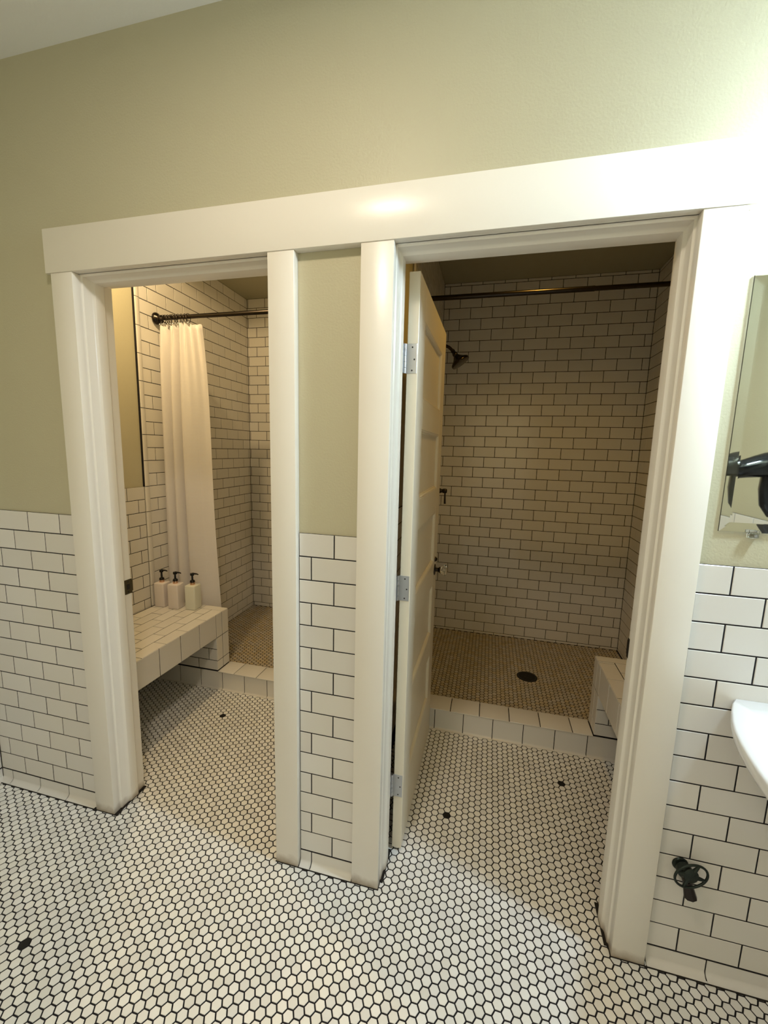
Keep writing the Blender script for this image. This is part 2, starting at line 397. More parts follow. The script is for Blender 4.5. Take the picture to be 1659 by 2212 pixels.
def skew_slab(name, a, b, n, th, z0, z1, mt, parent=None, d=0.0):
    a, b, n = Vector(a), Vector(b), Vector(n)
    q = [a - n * th, b - n * th, b - n * d, a - n * d]
    bm = bmesh.new(); lo = [bm.verts.new((p.x, p.y, z0)) for p in q]; hi = [bm.verts.new((p.x, p.y, z1)) for p in q]
    bm.faces.new(lo[::-1]); bm.faces.new(hi)
    for i in range(4): bm.faces.new((lo[i], lo[(i + 1) % 4], hi[(i + 1) % 4], hi[i]))
    return link(name, bm_mesh(name, bm), parent, mt)
def bullnose(parent, x, y0, y1, zs, nx, mt=M_TILE):
    """upright trim pieces with a rounded outer edge, standing proud of the tiling"""
    bm0 = None
    for z0, z1 in zip(zs, zs[1:]):
        L_ = z1 - z0 - JT; key = ('b', round(L_, 4), nx, round(y1 - y0, 3))
        if key not in _tiles:
            prof = [(0, -0.004)] + [(0.009 - 0.009 * math.cos(t), 0.006 * math.sin(t)) for t in (0.3, 0.7, 1.1, PI / 2)] + [(y1 - y0 - JT - 0.002, 0.006), (y1 - y0 - JT, 0.004), (y1 - y0 - JT, -0.004)]
            V = [(d * nx, yy, s) for s in (0, L_) for (yy, d) in prof]; k = len(prof)
            Fc = [(i, i + 1, k + i + 1, k + i) for i in range(k - 1)] + [tuple(range(k)), tuple(range(2 * k - 1, k - 1, -1))]
            me = bpy.data.meshes.new('bullnose_tile'); me.from_pydata(V, [], Fc); me.materials.append(mt)
            bm = bmesh.new(); bm.from_mesh(me); bmesh.ops.recalc_face_normals(bm, faces=bm.faces); bm.to_mesh(me); bm.free(); smooth(me, 50)
            _tiles[key] = me
        o = link('bullnose_tile', _tiles[key], parent); o.location = (x, y0 + JT / 2, z0 + JT / 2)

# left stall: its outer wall, painted over wainscot in front, tiled to the ceiling in the shower
XL0, XL1 = -2.022, -2.060
wl = tag(skew_slab('wall_shower_left', (XL0, Y1, 0), (XL0, 0.90, 0), (1, 0, 0), 0.12, -0.01, CL + 0.01, M_GREEN, d=0.007), 'painted and tiled side wall of the left-hand changing stall', kind='structure')
skew_slab('grout_bed', (XL0, Y1 + .001, 0), (XL0, 0.882, 0), (1, 0, 0), 0.0085, 0, ZL - 0.0015, M_GROUT, wl, d=0.0016)
PHL = 0.988
lay(wl, courses(Y1, 0.882, 0.47, ZL, ZL, PX, P, PHL, PHL + P), (XL0, 0, 0), Y, Z, X)
lay(wl, courses(Y1, 0.882, zb, 0.33, ZL, PX, P, PHL, PHL + P), (XL0, 0, 0), Y, Z, X, limit=0)
ws = Vector((XL1 - XL0, YB - 0.90, 0)); LS = ws.length; us = ws.normalized(); ns = Vector((us.y, -us.x, 0))
wl2 = tag(skew_slab('wall_shower_side', (XL0, 0.90, 0), (XL1, YB, 0), ns, 0.12, -0.01, CL + 0.01, M_GROUT, d=0.0016), 'subway-tiled side wall of the left-hand shower', kind='structure')
lay(wl2, courses(0.020, LS, SF, CL, ZL, PX, P, PHL - 0.90, PHL - 0.90 + P), (XL0, 0.90, 0), us, Z, ns)
box('grout_line', (XL0 - 0.0068, XL0 + 0.0012, 0.8785, 0.8865, ZL, CL), M_GROUT, wl2)
bullnose(wl2, XL0, 0.884, 0.920, [0.480] + [ZL + k * P for k in range(-8, 19, 2)] + [CL], 1)
# back walls
wb1 = tag(box('wall_shower_back', (-2.18, XPR, YB + 0.0016, YB + 0.12, -0.01, CL + 0.02), M_GROUT), 'subway-tiled back wall of the left-hand shower', kind='structure')
lay(wb1, courses(XL1, XPR, SF, CL, ZL, PX, P, -1.894, -1.973), (0, YB, 0), X, Z, -Y, cull=lambda c: c.x > -1.05)
wb2 = tag(box('wall_shower_back.001', (XPL - 0.02, XR + 0.12, YB + 0.0016, YB + 0.12, -0.01, CR + 0.02), M_GROUT), 'subway-tiled back wall of the right-hand shower', kind='structure')
lay(wb2, courses(XPL, XR, SF, CR, ZR, PX, P, 0.576, 0.576 + P), (0, YB, 0), X, Z, -Y, cull=lambda c: c.x < -0.36)
# partition between the stalls
wp = tag(box('wall_partition', (XPR + 0.007, XPL - 0.007, Y1, YB + 0.01, -0.01, CR + 0.01), M_GREEN), 'partition wall between the two stalls', kind='structure')
box('grout_bed', (XPL - 0.008, XPL - 0.0016, 0.92, YB, 0, CR), M_GROUT, wp); box('grout_bed', (XPR + 0.0016, XPR + 0.008, 0.92, YB, 0, CL), M_GROUT, wp)
box('grout_bed', (XPL - 0.008, XPL - 0.0016, Y1, 0.92, 0, ZR - .0015), M_GROUT, wp); box('grout_bed', (XPR + 0.0016, XPR + 0.008, Y1, 0.92, 0, ZR - .0015), M_GROUT, wp)
lay(wp, courses(0.922, YB, SF, CR, ZR, PX, P, 1.0, 1.0 + P), (XPL, 0, 0), Y, Z, X, cull=lambda c: c.z < 1.9, limit=60)
lay(wp, courses(0.922, YB, SF, CL, ZL, PX, P, 1.0, 1.0 + P), (XPR, 0, 0), Y, Z, -X, limit=0)
lay(wp, courses(Y1, 0.884, zb, ZR, ZR, PX, P, 1.0, 1.0 + P), (XPL, 0, 0), Y, Z, X, limit=0)
lay(wp, courses(Y1, 0.884, zb, ZR, ZR, PX, P, 1.0, 1.0 + P), (XPR, 0, 0), Y, Z, -X, limit=0)
bullnose(wp, XPL, 0.886, 0.922, [ZR + k * P for k in range(-13, 19, 2)] + [CR], 1)
# right wall of the right stall
wr = tag(box('wall_shower_right', (XR + 0.0016, XR + 0.12, Y1, YB + 0.05, -0.01, CR + 0.01), M_GROUT), 'tiled side wall of the right-hand shower', kind='structure')
lay(wr, courses(0.90, YB, SF, CR, ZR, PX, P, YB - 0.11, YB - 0.03), (XR, 0, 0), Y, Z, -X, cull=lambda c: c.y < 1.4)
lay(wr, courses(Y1, 0.90, 0.47, ZR, ZR, PX, P, YB - 0.11, YB - 0.03), (XR, 0, 0), Y, Z, -X, limit=0)
box('plaster_panel', (XR + 0.0, XR + 0.006, Y1, 0.90, ZR, CR), M_GREEN, wr)

# shower floors
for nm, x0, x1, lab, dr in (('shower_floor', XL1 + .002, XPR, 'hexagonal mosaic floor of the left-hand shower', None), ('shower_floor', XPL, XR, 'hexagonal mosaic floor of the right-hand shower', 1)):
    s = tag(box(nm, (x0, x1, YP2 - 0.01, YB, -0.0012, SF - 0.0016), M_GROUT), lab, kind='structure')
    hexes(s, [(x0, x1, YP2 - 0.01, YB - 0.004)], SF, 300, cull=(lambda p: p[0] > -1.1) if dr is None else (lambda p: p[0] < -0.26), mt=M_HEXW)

# curbs, one across each stall
def curb(x0, x1, xa, xb, phf, pht, label, core_x=None):
    t = tag(empty('shower_curb', ((x0 + x1) / 2, (YP + YP2) / 2, 0)), label, 'curb'); ox, oy = t.location.x, t.location.y
    def L_(o): o.location = o.location - Vector((ox, oy, 0)); return o
    L_(box('core', (x0, x1, YP + 0.0016, YP2 - 0.0016, -0.001, 0.1135), M_GROUT, t))
    zc = 0.1155; pit = 0.1525
    k = math.floor((x0 - phf) / pit + 1e-6)
    while phf + k * pit < x1 - 1e-6:
        a0, a1 = max(x0, phf + k * pit), min(x1, phf + (k + 1) * pit); k += 1
        if a1 - a0 < 0.01: continue
        me = cove_mesh(a1 - a0 - JT, zc - 0.003, out=0.013); me.materials.append(M_TILE)
        o = link('base_tile', me, t); o.matrix_local = frame(Vector(((a0 + a1) / 2 - ox, YP - oy, 0)), X, Z, -Y)
    k = math.floor((xa - pht) / pit + 1e-6)
    while pht + k * pit < xb - 1e-6:
        a0, a1 = max(xa, pht + k * pit), min(xb, pht + (k + 1) * pit); k += 1
        if a1 - a0 < 0.01: continue
        bm = bmesh.new(); add_box(bm, a0 + JT / 2 - ox, a1 - JT / 2 - ox, YP - 0.006 - oy, YP2 + 0.004 - oy, zc - 0.003, zc + 0.003, bev=0.002, seg=2)
        link('cap_tile', bm_mesh('cap_tile', bm, 60), t, M_TILE)
    return t
curb(XL0 + 0.001, XPR - 0.001, -1.5545, XPR - 0.001, -1.678, -1.595, 'low white-tiled curb at the threshold of the left-hand shower')
curb(XPL + 0.001, XR - 0.001, XPL + 0.001, 0.5755, -0.059, -0.130, 'low white-tiled curb at the threshold of the right-hand shower')

# benches: tiled slab on a short tiled pier wall at the shower end
def bench(xw, xf, ph0, label):
    """xw wall side, xf front edge"""
    s = 1 if xf > xw else -1
    lo, hi = min(xw, xf), max(xw, xf); zt, zu = 0.480, 0.330
    t = tag(empty('tiled_bench', ((lo + hi) / 2, 0.55, 0)), label, 'bench'); off = Vector((t.location.x, t.location.y, 0))
    def rel(o): o.location = o.location - off; return o
    rel(box('slab', (lo + (0.0016 if s < 0 else 0.001), hi - (0.0016 if s > 0 else 0.001), Y1 + 0.001, YP2 - 0.0016, zu, zt - 0.0016), M_GROUT, t))
    rel(box('pier', (lo + (0.0016 if s < 0 else 0.001), hi - (0.0016 if s > 0 else 0.001), YP + 0.0016, YP2 - 0.0016, 0.1185, zu), M_GROUT, t))
    R = []
    pu = 0.0765; k = 0
    while True:                     # seat: courses running front to back
        d0, d1 = k * pu, min((k + 1) * pu, hi - lo)
        if d0 > hi - lo - 0.012: break
        ph = ph0 + (P if k % 2 else 0.0)
        a0, a1 = (xf - d1, xf - d0) if s > 0 else (xf + d0, xf + d1)
        j = math.floor((Y1 - ph) / PX)
        while ph + j * PX < 0.948:
            b0, b1 = max(Y1 + 0.002, ph + j * PX), min(0.948, ph + (j + 1) * PX); j += 1
            if b1 - b0 > 0.012: R.append((a0, b0, a1, b1))
        k += 1
    k = 0
    while k * PX < hi - lo - 0.01:   # strip along the top of the pier
        d0, d1 = k * PX, min((k + 1) * PX, hi - lo)
        a0, a1 = (xf - d1, xf - d0) if s > 0 else (xf + d0, xf + d1)
        R.append((a0, 0.948, a1, YP2)); k += 1
    lay(t, R, Vector((0, 0, zt)) - off, X, Y, Z)
    R = []; j = 0
    y = YP
    while y > Y1 + 0.01:             # apron
        y0 = max(Y1 + 0.002, y - 0.1505); R.append((y0, zu, y, zt)); y = y0
    lay(t, R, Vector((xf, 0, 0)) - off, Y, Z, X * s)
    # pier end: two columns of tile facing the opening, and its front under the seat
    R = []
    for (z0, z1) in ((0.119, 0.180), (0.180, zu), (zu, zt)):
        R += [(YP, z0, 0.940, z1), (0.940, z0, YP2, z1)]
    lay(t, R, Vector((xf, 0, 0)) - off, Y, Z, X * s)
    lay(t, courses(lo, hi, 0.119, zu, zu, PX, 0.0738, xf + (-0.06 if s > 0 else 0.06), xf + (-0.135 if s > 0 else 0.135)), Vector((0, YP, 0)) - off, X, Z, -Y)
    lay(t, courses(lo, hi, 0.119, zt, zt, PX, P, xf, xf + P), Vector((0, YP2, 0)) - off, X, Z, Y, limit=0)
    return t
bench(XL0, -1.556, 0.637, 'floating white-tiled bench inside the left-hand stall, holding pump bottles')
bench(XR, 0.577, 0.775, 'floating white-tiled bench inside the right-hand stall, beside the jamb')

# ------------------------------------------------------------------ casings, header, jambs
T = -0.021
tag(box('trim_1', (-1.503, 0.546, T - 0.003, 0.0068, 2.057, 2.196), M_TRIM, bev=0.0015, seg=2), 'wide flat header board running over both doorways', kind='structure')
for i, (x0, x1) in enumerate(((-1.4845, -1.3945), (-0.6700, -0.5845), (-0.3825, -0.2880), (0.4395, 0.5290))):
    tag(box('trim_%d' % (i + 2), (x0, x1, T, 0.0068, 0.0005, 2.0570), M_TRIM, bev=0.0015, seg=2),
        'flat painted casing board at the ' + ('outer edge of the left-hand doorway', 'inner edge of the left-hand doorway', 'hinge side of the right-hand doorway', 'side of the right-hand doorway next to the mirror')[i], kind='structure')
def jamb(n, xl, xr, label):
    """door lining: two sides and a head, each with a stop and a small moulded step"""
    J = tag(empty('trim_%d' % n, ((xl + xr) / 2, 0.05, 0)), label, kind='structure'); off = Vector((J.location.x, J.location.y, 0))
    ya, yb, ZH = 0.002, 0.135, 2.052
    def pr(s, z1):      # cross-section (inward, y)
        return [(-0.008, ya), (0.0, ya), (0.0, 0.012), (0.004, 0.016), (0.004, 0.044), (0.006, 0.050), (0.011, 0.055), (0.012, 0.060), (0.012, 0.090), (0.010, 0.093), (0.0, 0.094), (0.0, yb - .001), (-0.001, yb), (-0.008, yb)]
    for s, xx in ((1, xl), (-1, xr)):
        bm = bmesh.new(); pf = pr(s, 0)
        a = [bm.verts.new((xx + s * d - off.x, y - off.y, 0.0006)) for d, y in pf]; b = [bm.verts.new((xx + s * d - off.x, y - off.y, ZH + 0.004)) for d, y in pf]
        for i in range(len(pf)): bm.faces.new((a[i], a[(i + 1) % len(pf)], b[(i + 1) % len(pf)], b[i]))
        bm.faces.new(a); bm.faces.new(b)
        link('side_jamb', bm_mesh('side_jamb', bm, 28), J, M_TRIM)
        bm = bmesh.new(); add_box(bm, xx - 0.004 * s - off.x, xx + s * 0.0128 - off.x, 0.006 - off.y, 0.134 - off.y, 0.0, 0.0025)
        link('caulk_line', bm_mesh('caulk_line', bm), J, M_CAULK)
    bm = bmesh.new(); pf = pr(1, 0)
    a = [bm.verts.new((xl - off.x - .002, y - off.y, ZH + 0.005 - d)) for d, y in pf]; b = [bm.verts.new((xr - off.x + .002, y - off.y, ZH + 0.005 - d)) for d, y in pf]
    for i in range(len(pf)): bm.faces.new((a[i], a[(i + 1) % len(pf)], b[(i + 1) % len(pf)], b[i]))
    bm.faces.new(a); bm.faces.new(b)
    link('head_jamb', bm_mesh('head_jamb', bm, 28), J, M_TRIM)
    return J, off
J1, o1 = jamb(6, -1.396, -0.668, 'moulded white lining of the left-hand doorway')
J2, o2 = jamb(7, -0.290, 0.440, 'moulded white lining of the right-hand doorway')
def strike(J, off, x, s, z, mt):
    bm = bmesh.new(); add_box(bm, x - off.x, x + s * 0.0018 - off.x, 0.098 - off.y, 0.138 - off.y, z - 0.030, z + 0.030, bev=0.0006)
    add_box(bm, x - 0.004 * s - off.x, x + s * 0.0022 - off.x, 0.133 - off.y, 0.142 - off.y, z - 0.022, z + 0.022, bev=0.001)
    p = link('strike_plate', bm_mesh('strike_plate', bm), J, mt)
    for dz in (-0.021, 0.021):
        bm = bmesh.new(); add_lathe(bm, [(0, 0.0012), (0.003, 0.001), (0.0036, 0)], axis_mtx((x + s * 0.0018 - off.x, 0.118 - off.y, z + dz), (s, 0, 0)), 10)
        link('screw', bm_mesh('screw', bm), p, M_SCREW)
    bm = bmesh.new(); add_box(bm, x + s * 0.0017 - off.x, x + s * 0.0021 - off.x, 0.110 - off.y, 0.126 - off.y, z - 0.011, z + 0.011)
    link('latch_hole', bm_mesh('latch_hole', bm), p, M_CAULK)
strike(J1, o1, -1.396, 1, 0.918, M_AGED)
strike(J2, o2, 0.440, -1, 0.915, M_BLACK)
tag(box('trim_8', (-1.498, -1.38, T - 0.0015, 0.004, 0.0, 0.003), M_CAULK), 'dark caulk line under the outer casing of the left-hand doorway', kind='structure')
tag(box('trim_9', (0.437, 0.531, T - 0.0015, 0.004, 0.0, 0.003), M_CAULK), 'dark caulk line under the casing next to the basin wall', kind='structure')
tag(box('trim_10', (-0.672, -0.582, T - 0.0015, 0.004, 0.0, 0.003), M_CAULK), 'dark caulk line under the inner casing of the left-hand doorway', kind='structure')
tag(box('trim_11', (-0.385, -0.286, T - 0.0015, 0.004, 0.0, 0.003), M_CAULK), 'dark caulk line under the casing on the hinge side of the open door', kind='structure')

# ------------------------------------------------------------------ door leaf, open against the partition
D = tag(empty('door_1', (-0.2400, 0.137, 0.0)), 'cream five-panel door standing open into the right-hand stall', 'door', kind='structure')
DW, DH0, DH1, TH = 0.712, 0.012, 2.036, 0.035    # local: y along the leaf, x 0 = visible face, -TH = hidden face
D.rotation_euler = (0, 0, math.radians(-0.4))
pan_top = [1.920, 1.566, 1.210, 0.853, 0.497]; pan_bot = [1.672, 1.322, 0.968, 0.608, 0.262]
ya, yb_ = 0.118, 0.592
def dbox(name, y0, y1, z0, z1, x0=-TH, x1=0.0, bev=0.0012):
    return box(name, (x0, x1, y0, y1, z0, z1), M_TRIMC, D, bev=bev)
dbox('stile', 0.0, ya, DH0, DH1); dbox('stile', yb_, DW, DH0, DH1)
zs = [DH1] + [z for tb in zip(pan_top, pan_bot) for z in tb] + [DH0]
for a, b in zip(zs[0::2], zs[1::2]): dbox('rail', ya, yb_, b, a)
for z1, z0 in zip(pan_top, pan_bot):
    bm = bmesh.new(); add_box(bm, -TH + 0.011, -0.011, ya, yb_, z0, z1)
    p = link('panel', bm_mesh('panel', bm), D, M_TRIMC)
    # ovolo sticking round the panel, mitred
    bm = bmesh.new(); prof = [(0.0, -0.0112), (0.0005, -0.001), (0.004, -0.0012), (0.0065, -0.003), (0.008, -0.006), (0.0085, -0.0075), (0.0115, -0.0075), (0.0115, -0.0112)]
    rings = []
    for cy, cz, sy, sz in ((ya, z0, 1, 1), (yb_, z0, -1, 1), (yb_, z1, -1, -1), (ya, z1, 1, -1)):
        rings.append([bm.verts.new((x, cy + sy * d, cz + sz * d)) for d, x in prof])
    for i in range(4):
        a, b = rings[i], rings[(i + 1) % 4]
        for k in range(len(prof)): bm.faces.new((a[k], a[(k + 1) % len(prof)], b[(k + 1) % len(prof)], b[k]))
    link('moulding', bm_mesh('moulding', bm, 30), p, M_TRIMC)
for z0, z1 in ((1.734, 1.824), (0.983, 1.071), (0.229, 0.317)):
    bm = bmesh.new(); add_box(bm, -TH - 0.003, -0.003, -0.0016, 0.002, z0, z1, bev=0.0004)
    h = link('hinge', bm_mesh('hinge', bm), D, M_STEEL)
    bm = bmesh.new(); nseg = 5
    for i in range(nseg):
        a = z0 + (z1 - z0) * i / nseg; b = z0 + (z1 - z0) * (i + 1) / nseg
        add_tube(bm, [(-TH - 0.006, -0.004, a + 0.0005), (-TH - 0.006, -0.004, b - 0.0005)], 0.0042, 12)
    link('knuckle', bm_mesh('knuckle', bm, 50), h, M_STEEL)
    bm = bmesh.new(); add_box(bm, -TH - 0.0105, -TH - 0.0085, -0.030, 0.004, z0, z1, bev=0.0004)
    link('jamb_leaf', bm_mesh('jamb_leaf', bm), h, M_STEEL)
    for fx, fz in ((-0.018, 0.1), (-0.011, 0.47), (-0.018, 0.88)):
        bm = bmesh.new(); add_lathe(bm, [(0, 0.0002), (0.0026, 0.0), (0.0032, -0.0005)], axis_mtx((fx, -0.0017, z0 + (z1 - z0) * fz), (0, -1, 0)), 10)
        link('screw', bm_mesh('screw', bm), h, M_SCREW)
kz, ky = 0.918, 0.645
kn = lathe('knob_rosette', [(0, 0.006), (0.020, 0.006), (0.026, 0.004), (0.028, 0.0), (0.028, -0.001)], M_BRONZE, D, axis_mtx((0, ky, kz), (1, 0, 0)), 24)
lathe('knob_shank', [(0.010, 0.005), (0.0095, 0.018), (0.013, 0.022), (0.0155, 0.026), (0.0155, 0.029), (0, 0.029)], M_BRONZE, kn, axis_mtx((0, ky, kz), (1, 0, 0)), 20)
lathe('glass_knob', [(0, 0.0295), (0.013, 0.0295), (0.016, 0.034), (0.024, 0.042), (0.0285, 0.050), (0.0275, 0.056), (0.018, 0.0615), (0, 0.063)], M_GLASS, kn, axis_mtx((0, ky, kz), (1, 0, 0)), 8, ang=10)['label'] = 'clear cut-glass knob'
lathe('thumb_turn', [(0, 0.012), (0.006, 0.012), (0.009, 0.006), (0.012, 0.004), (0.013, 0.0)], M_BRONZE, D, axis_mtx((0, ky, kz + 0.052), (1, 0, 0)), 16)

# ------------------------------------------------------------------ shower rods, curtain, rings
def rod(x0, x1, y, z, label, cap_l=True):
    t = tag(empty('curtain_rod', ((x0 + x1) / 2, y, z)), label, 'curtain rod'); cx = (x0 + x1) / 2
    tube('pole', [(x0 - cx + 0.004, 0, 0), (0.12, 0, 0)], 0.0125, M_BRONZE, t, 20)
    tube('inner_pole', [(0.12, 0, 0), (x1 - cx - 0.004, 0, 0)], 0.0112, M_BRONZE, t, 20)
    for xx, s in ((x0 - cx, 1), (x1 - cx, -1)):
        lathe('flange', [(0, 0.0), (0.026, 0.0), (0.034, 0.004), (0.035, 0.010), (0.031, 0.018), (0.021, 0.028), (0.0165, 0.034), (0.0165, 0.044), (0.0125, 0.046)], M_BRONZE, t, axis_mtx((xx, 0, 0), (s, 0, 0)), 28)
    return t
YRD = 1.042
rod(-2.0225, XPR - 0.001, YRD, 2.247, 'dark bronze curtain rod in the left-hand stall, carrying the white curtain')
rod(XPL + 0.001, XR - 0.001, YRD, 2.262, 'bare dark bronze rod across the right-hand shower')

def curtain():
    nu, nv = 220, 70; V = []; uv = []
    zt, zbm = 2.210, 0.135
    xl_t, xr_t, xl_b, xr_b = -2.016, -1.728, -2.008, -1.652
    for j in range(nv + 1):
        t = j / nv; z = zt + (zbm - zt) * t
        for i in range(nu + 1):
            s = i / nu
            e = s + 0.035 * math.sin(2 * PI * s) * (1 - 0.4 * t)
            x = (xl_t + (xr_t - xl_t) * e) * (1 - t) + (xl_b + (xr_b - xl_b) * e) * t + 0.006 * math.sin(5 * t + 2 * s)
            gather = math.exp(-t * 11)
            a1 = 0.041 * (1 - gather * 0.55) * (0.85 + 0.3 * math.sin(3.1 * t + 1))
            q = s + 0.05 * math.sin(1.7 * t)
            ph = 2 * PI * 2.6 * (q / 0.62) ** (0.90 - 0.15 * t) + 1.1 if q < 0.62 else 2 * PI * 2.6 + 1.1 + (q - 0.62) * 6.5
            amp = a1 * (0.5 + 0.5 * min(1, s / 0.12))
            y = YRD + 0.012 + amp * math.sin(ph) + 0.005 * math.sin(1.9 * ph + 1.5 + 4 * t) * max(0, 1 - 1.3 * s) + 0.010 * max(0, s - 0.6) * math.sin(9 * t + 6 * s) + gather * 0.013 * math.sin(2 * PI * 9 * s + 0.6)
            x += 0.010 * math.cos(ph) * (1 - gather) * (1 if s < 0.8 else (1 - s) / 0.2)
            zz = z - (0.010 * (1 - abs(math.cos(PI * 11.0 * s))) + (0.012 * max(0, 1 - s / 0.14))) * math.exp(-t * 40)
            V.append((x, y, zz)); uv.append((s * 1.35, z))
    F = [(j * (nu + 1) + i, j * (nu + 1) + i + 1, (j + 1) * (nu + 1) + i + 1, (j + 1) * (nu + 1) + i) for j in range(nv) for i in range(nu)]
    me = bpy.data.meshes.new('shower_curtain'); me.from_pydata(V, [], F)
    ul = me.uv_layers.new(name='UVMap')
    for l in me.loops: ul.data[l.index].uv = uv[l.vertex_index]
    me.polygons.foreach_set('use_smooth', [True] * len(me.polygons))
    o = link('shower_curtain', me, None, M_CURT)
    so = o.modifiers.new('thickness', 'SOLIDIFY'); so.thickness = 0.0014; so.offset = 0
    return tag(o, 'white waffle-weave shower curtain gathered beside the left-hand bench', 'curtain'), V, nu
cu, CV, CNU = curtain()
rx = [-1.990, -1.978, -1.965, -1.950, -1.932, -1.914, -1.897, -1.878, -1.858, -1.836, -1.812, -1.790]
ring0 = None
for i, x in enumerate(rx):
    if ring0 is None:
        bm = bmesh.new(); pts = []
        for k in range(20):
            a = 2 * PI * k / 20; pts.append((0.0015 * math.sin(2 * a), 0.0175 * math.sin(a), -0.008 + 0.025 * math.cos(a)))
        add_tube(bm, pts, 0.0018, 6, closed=True)
        ring0 = link('curtain_ring', bm_mesh('curtain_ring', bm, 60), None, M_BRONZE); r = ring0
        bm = bmesh.new(); add_lathe(bm, [(0, 0.0035), (0.0035, 0.002), (0.005, 0), (0.0035, -0.002), (0, -0.0035)], axis_mtx((0.0, -0.006, -0.036), (0, -1, 0)), 10)
        link('ring_knob', bm_mesh('ring_knob', bm, 60), ring0, M_STEEL)
    else:
        r = ring0.copy(); C.objects.link(r)
        for ch in list(ring0.children): c = ch.copy(); C.objects.link(c); c.parent = r
    r.location = (x, YRD, 2.247); r.rotation_euler = (0, random.uniform(-0.06, 0.06), random.uniform(-0.35, 0.35))
    tag(r, 'dark metal ring next to the wall flange of the curtain rod' if i == 0 else 'dark metal ring farthest along the rod, at the free edge of the white curtain' if i == len(rx) - 1
        else 'dark metal ring bunched among the others above the white shower curtain', 'curtain ring', 'curtain rings bunched on the left-hand rod')

# ------------------------------------------------------------------ pump bottles on the bench
def bottle(x, y, rz, mt, label, s=1.0, prz=0.0, lift=0.0):
    t = tag(empty('pump_bottle', (x, y, 0.4802), rz), label, 'bottle', 'pump bottles on the left-hand bench')
    wd, h = 0.070 * s, 0.158 * s
    bm = bmesh.new(); add_box(bm, -wd / 2, wd / 2, -wd / 2, wd / 2, 0, h, bev=0.007, seg=3)
    link('bottle_body', bm_mesh('bottle_body', bm, 50), t, mt)
    lathe('collar', [(0, h - 0.001), (0.0145, h - 0.001), (0.0150, h + 0.001), (0.0150, h + 0.014), (0.0142, h + 0.0155), (0, h + 0.0155)], M_COLL, t, n=24)
    pm = empty('pump'); pm.parent = t; bpy.data.objects.remove(pm)
    bm = bmesh.new(); z = h + 0.0155
    add_lathe(bm, [(0, z), (0.0150, z), (0.0150, z + 0.007), (0.0115, z + 0.013), (0.0060, z + 0.015), (0.0056, z + 0.040 + lift), (0.0110, z + 0.043 + lift), (0.0125, z + 0.052 + lift), (0.0105, z + 0.058 + lift), (0, z + 0.059 + lift)], n=20)
    zz = z + 0.0545 + lift; c, s_ = math.cos(prz), math.sin(prz)
    add_tube(bm, [(0.004 * c, 0.004 * s_, zz - .001), (0.018 * c, 0.018 * s_, zz + 0.0005), (0.034 * c, 0.034 * s_, zz), (0.042 * c, 0.042 * s_, zz - 0.003)], [0.0075, 0.0052, 0.0042, 0.0032], 10)
    link('pump_head', bm_mesh('pump_head', bm, 50), t, M_PLAST)
    return t
bottle(-1.965, 0.917, 0.05, M_BOTA, 'blush pump bottle nearest the tiled side wall, its pump raised highest', 0.98, 0.0, 0.006)
bottle(-1.861, 0.913, 0.10, M_BOTA, 'blush pump bottle in the middle of the three on the bench', 1.0, -0.05)
bottle(-1.752, 0.932, 0.06, M_BOTB, 'pale green pump bottle standing apart on the bench, beside the curtain', 0.98, 0.0)

# ------------------------------------------------------------------ right-hand shower fittings
YS = 1.50
t = tag(empty('shower_fixture', (XPL, YS, 2.135)), 'dark bell-shaped shower head on a curved arm, seen past the open door', 'shower head')
lathe('wall_flange', [(0, 0.010), (0.012, 0.010), (0.028, 0.004), (0.030, 0.0), (0, 0.0)], M_BRONZE, t, axis_mtx((0.0005, 0, 0), (1, 0, 0)), 24)
arm = [(0.0, 0, 0), (0.05, 0, 0.010), (0.085, 0, 0.008), (0.115, 0, -0.006), (0.140, 0, -0.028)]
tube('shower_arm', arm, 0.0095, M_BRONZE, t, 14)
hd = Vector((0.58, -0.05, -0.80)).normalized(); hp = Vector((0.136, 0, -0.024))
lathe('head_bell', [(0, 0), (0.012, 0.0), (0.013, 0.012), (0.010, 0.016), (0.014, 0.022), (0.017, 0.032), (0.015, 0.040), (0.022, 0.050), (0.036, 0.066), (0.052, 0.078), (0.058, 0.084), (0.060, 0.092), (0.058, 0.098), (0.050, 0.100), (0, 0.098)], M_BRONZE, t, axis_mtx(hp, hd), 32)
t = tag(empty('shower_valve', (XPL, YS, 1.235)), 'dark shower valve with a lever handle, just past the door edge', 'valve')
lathe('escutcheon', [(0, 0.012), (0.022, 0.012), (0.060, 0.008), (0.078, 0.003), (0.080, 0.0), (0, 0)], M_BRONZE, t, axis_mtx((0.0005, 0, 0), (1, 0, 0)), 36)
lathe('valve_stem', [(0.018, 0.010), (0.018, 0.050), (0.015, 0.056), (0.012, 0.062), (0.012, 0.080), (0.016, 0.084), (0.017, 0.100), (0.012, 0.106), (0.012, 0.116), (0.015, 0.120), (0.015, 0.138), (0.010, 0.144), (0, 0.145)], M_BRONZE, t, axis_mtx((0.0, 0, 0.005), (1, 0, 0)), 20)
tube('lever', [(0.131, 0, 0.005), (0.132, -0.003, -0.015), (0.133, -0.006, -0.050), (0.134, -0.008, -0.078)], [0.006, 0.005, 0.0058, 0.007], M_BRONZE, t, 12)
t = tag(empty('floor_drain', (0.318, 1.520, SF)), 'round dark drain in the right-hand shower floor', 'drain')
lathe('drain_rim', [(0.052, 0.0012), (0.060, 0.002), (0.064, 0.0015), (0.066, 0.0002), (0.050, 0.0002), (0.052, 0.0012)], M_BLACK, t, n=36)
bm = bmesh.new(); add_lathe(bm, [(0, 0.0006), (0.052, 0.0006), (0.052, 0.0003)], n=32); g = link('grate', bm_mesh('grate', bm), t, M_CAULK)
bm = bmesh.new()
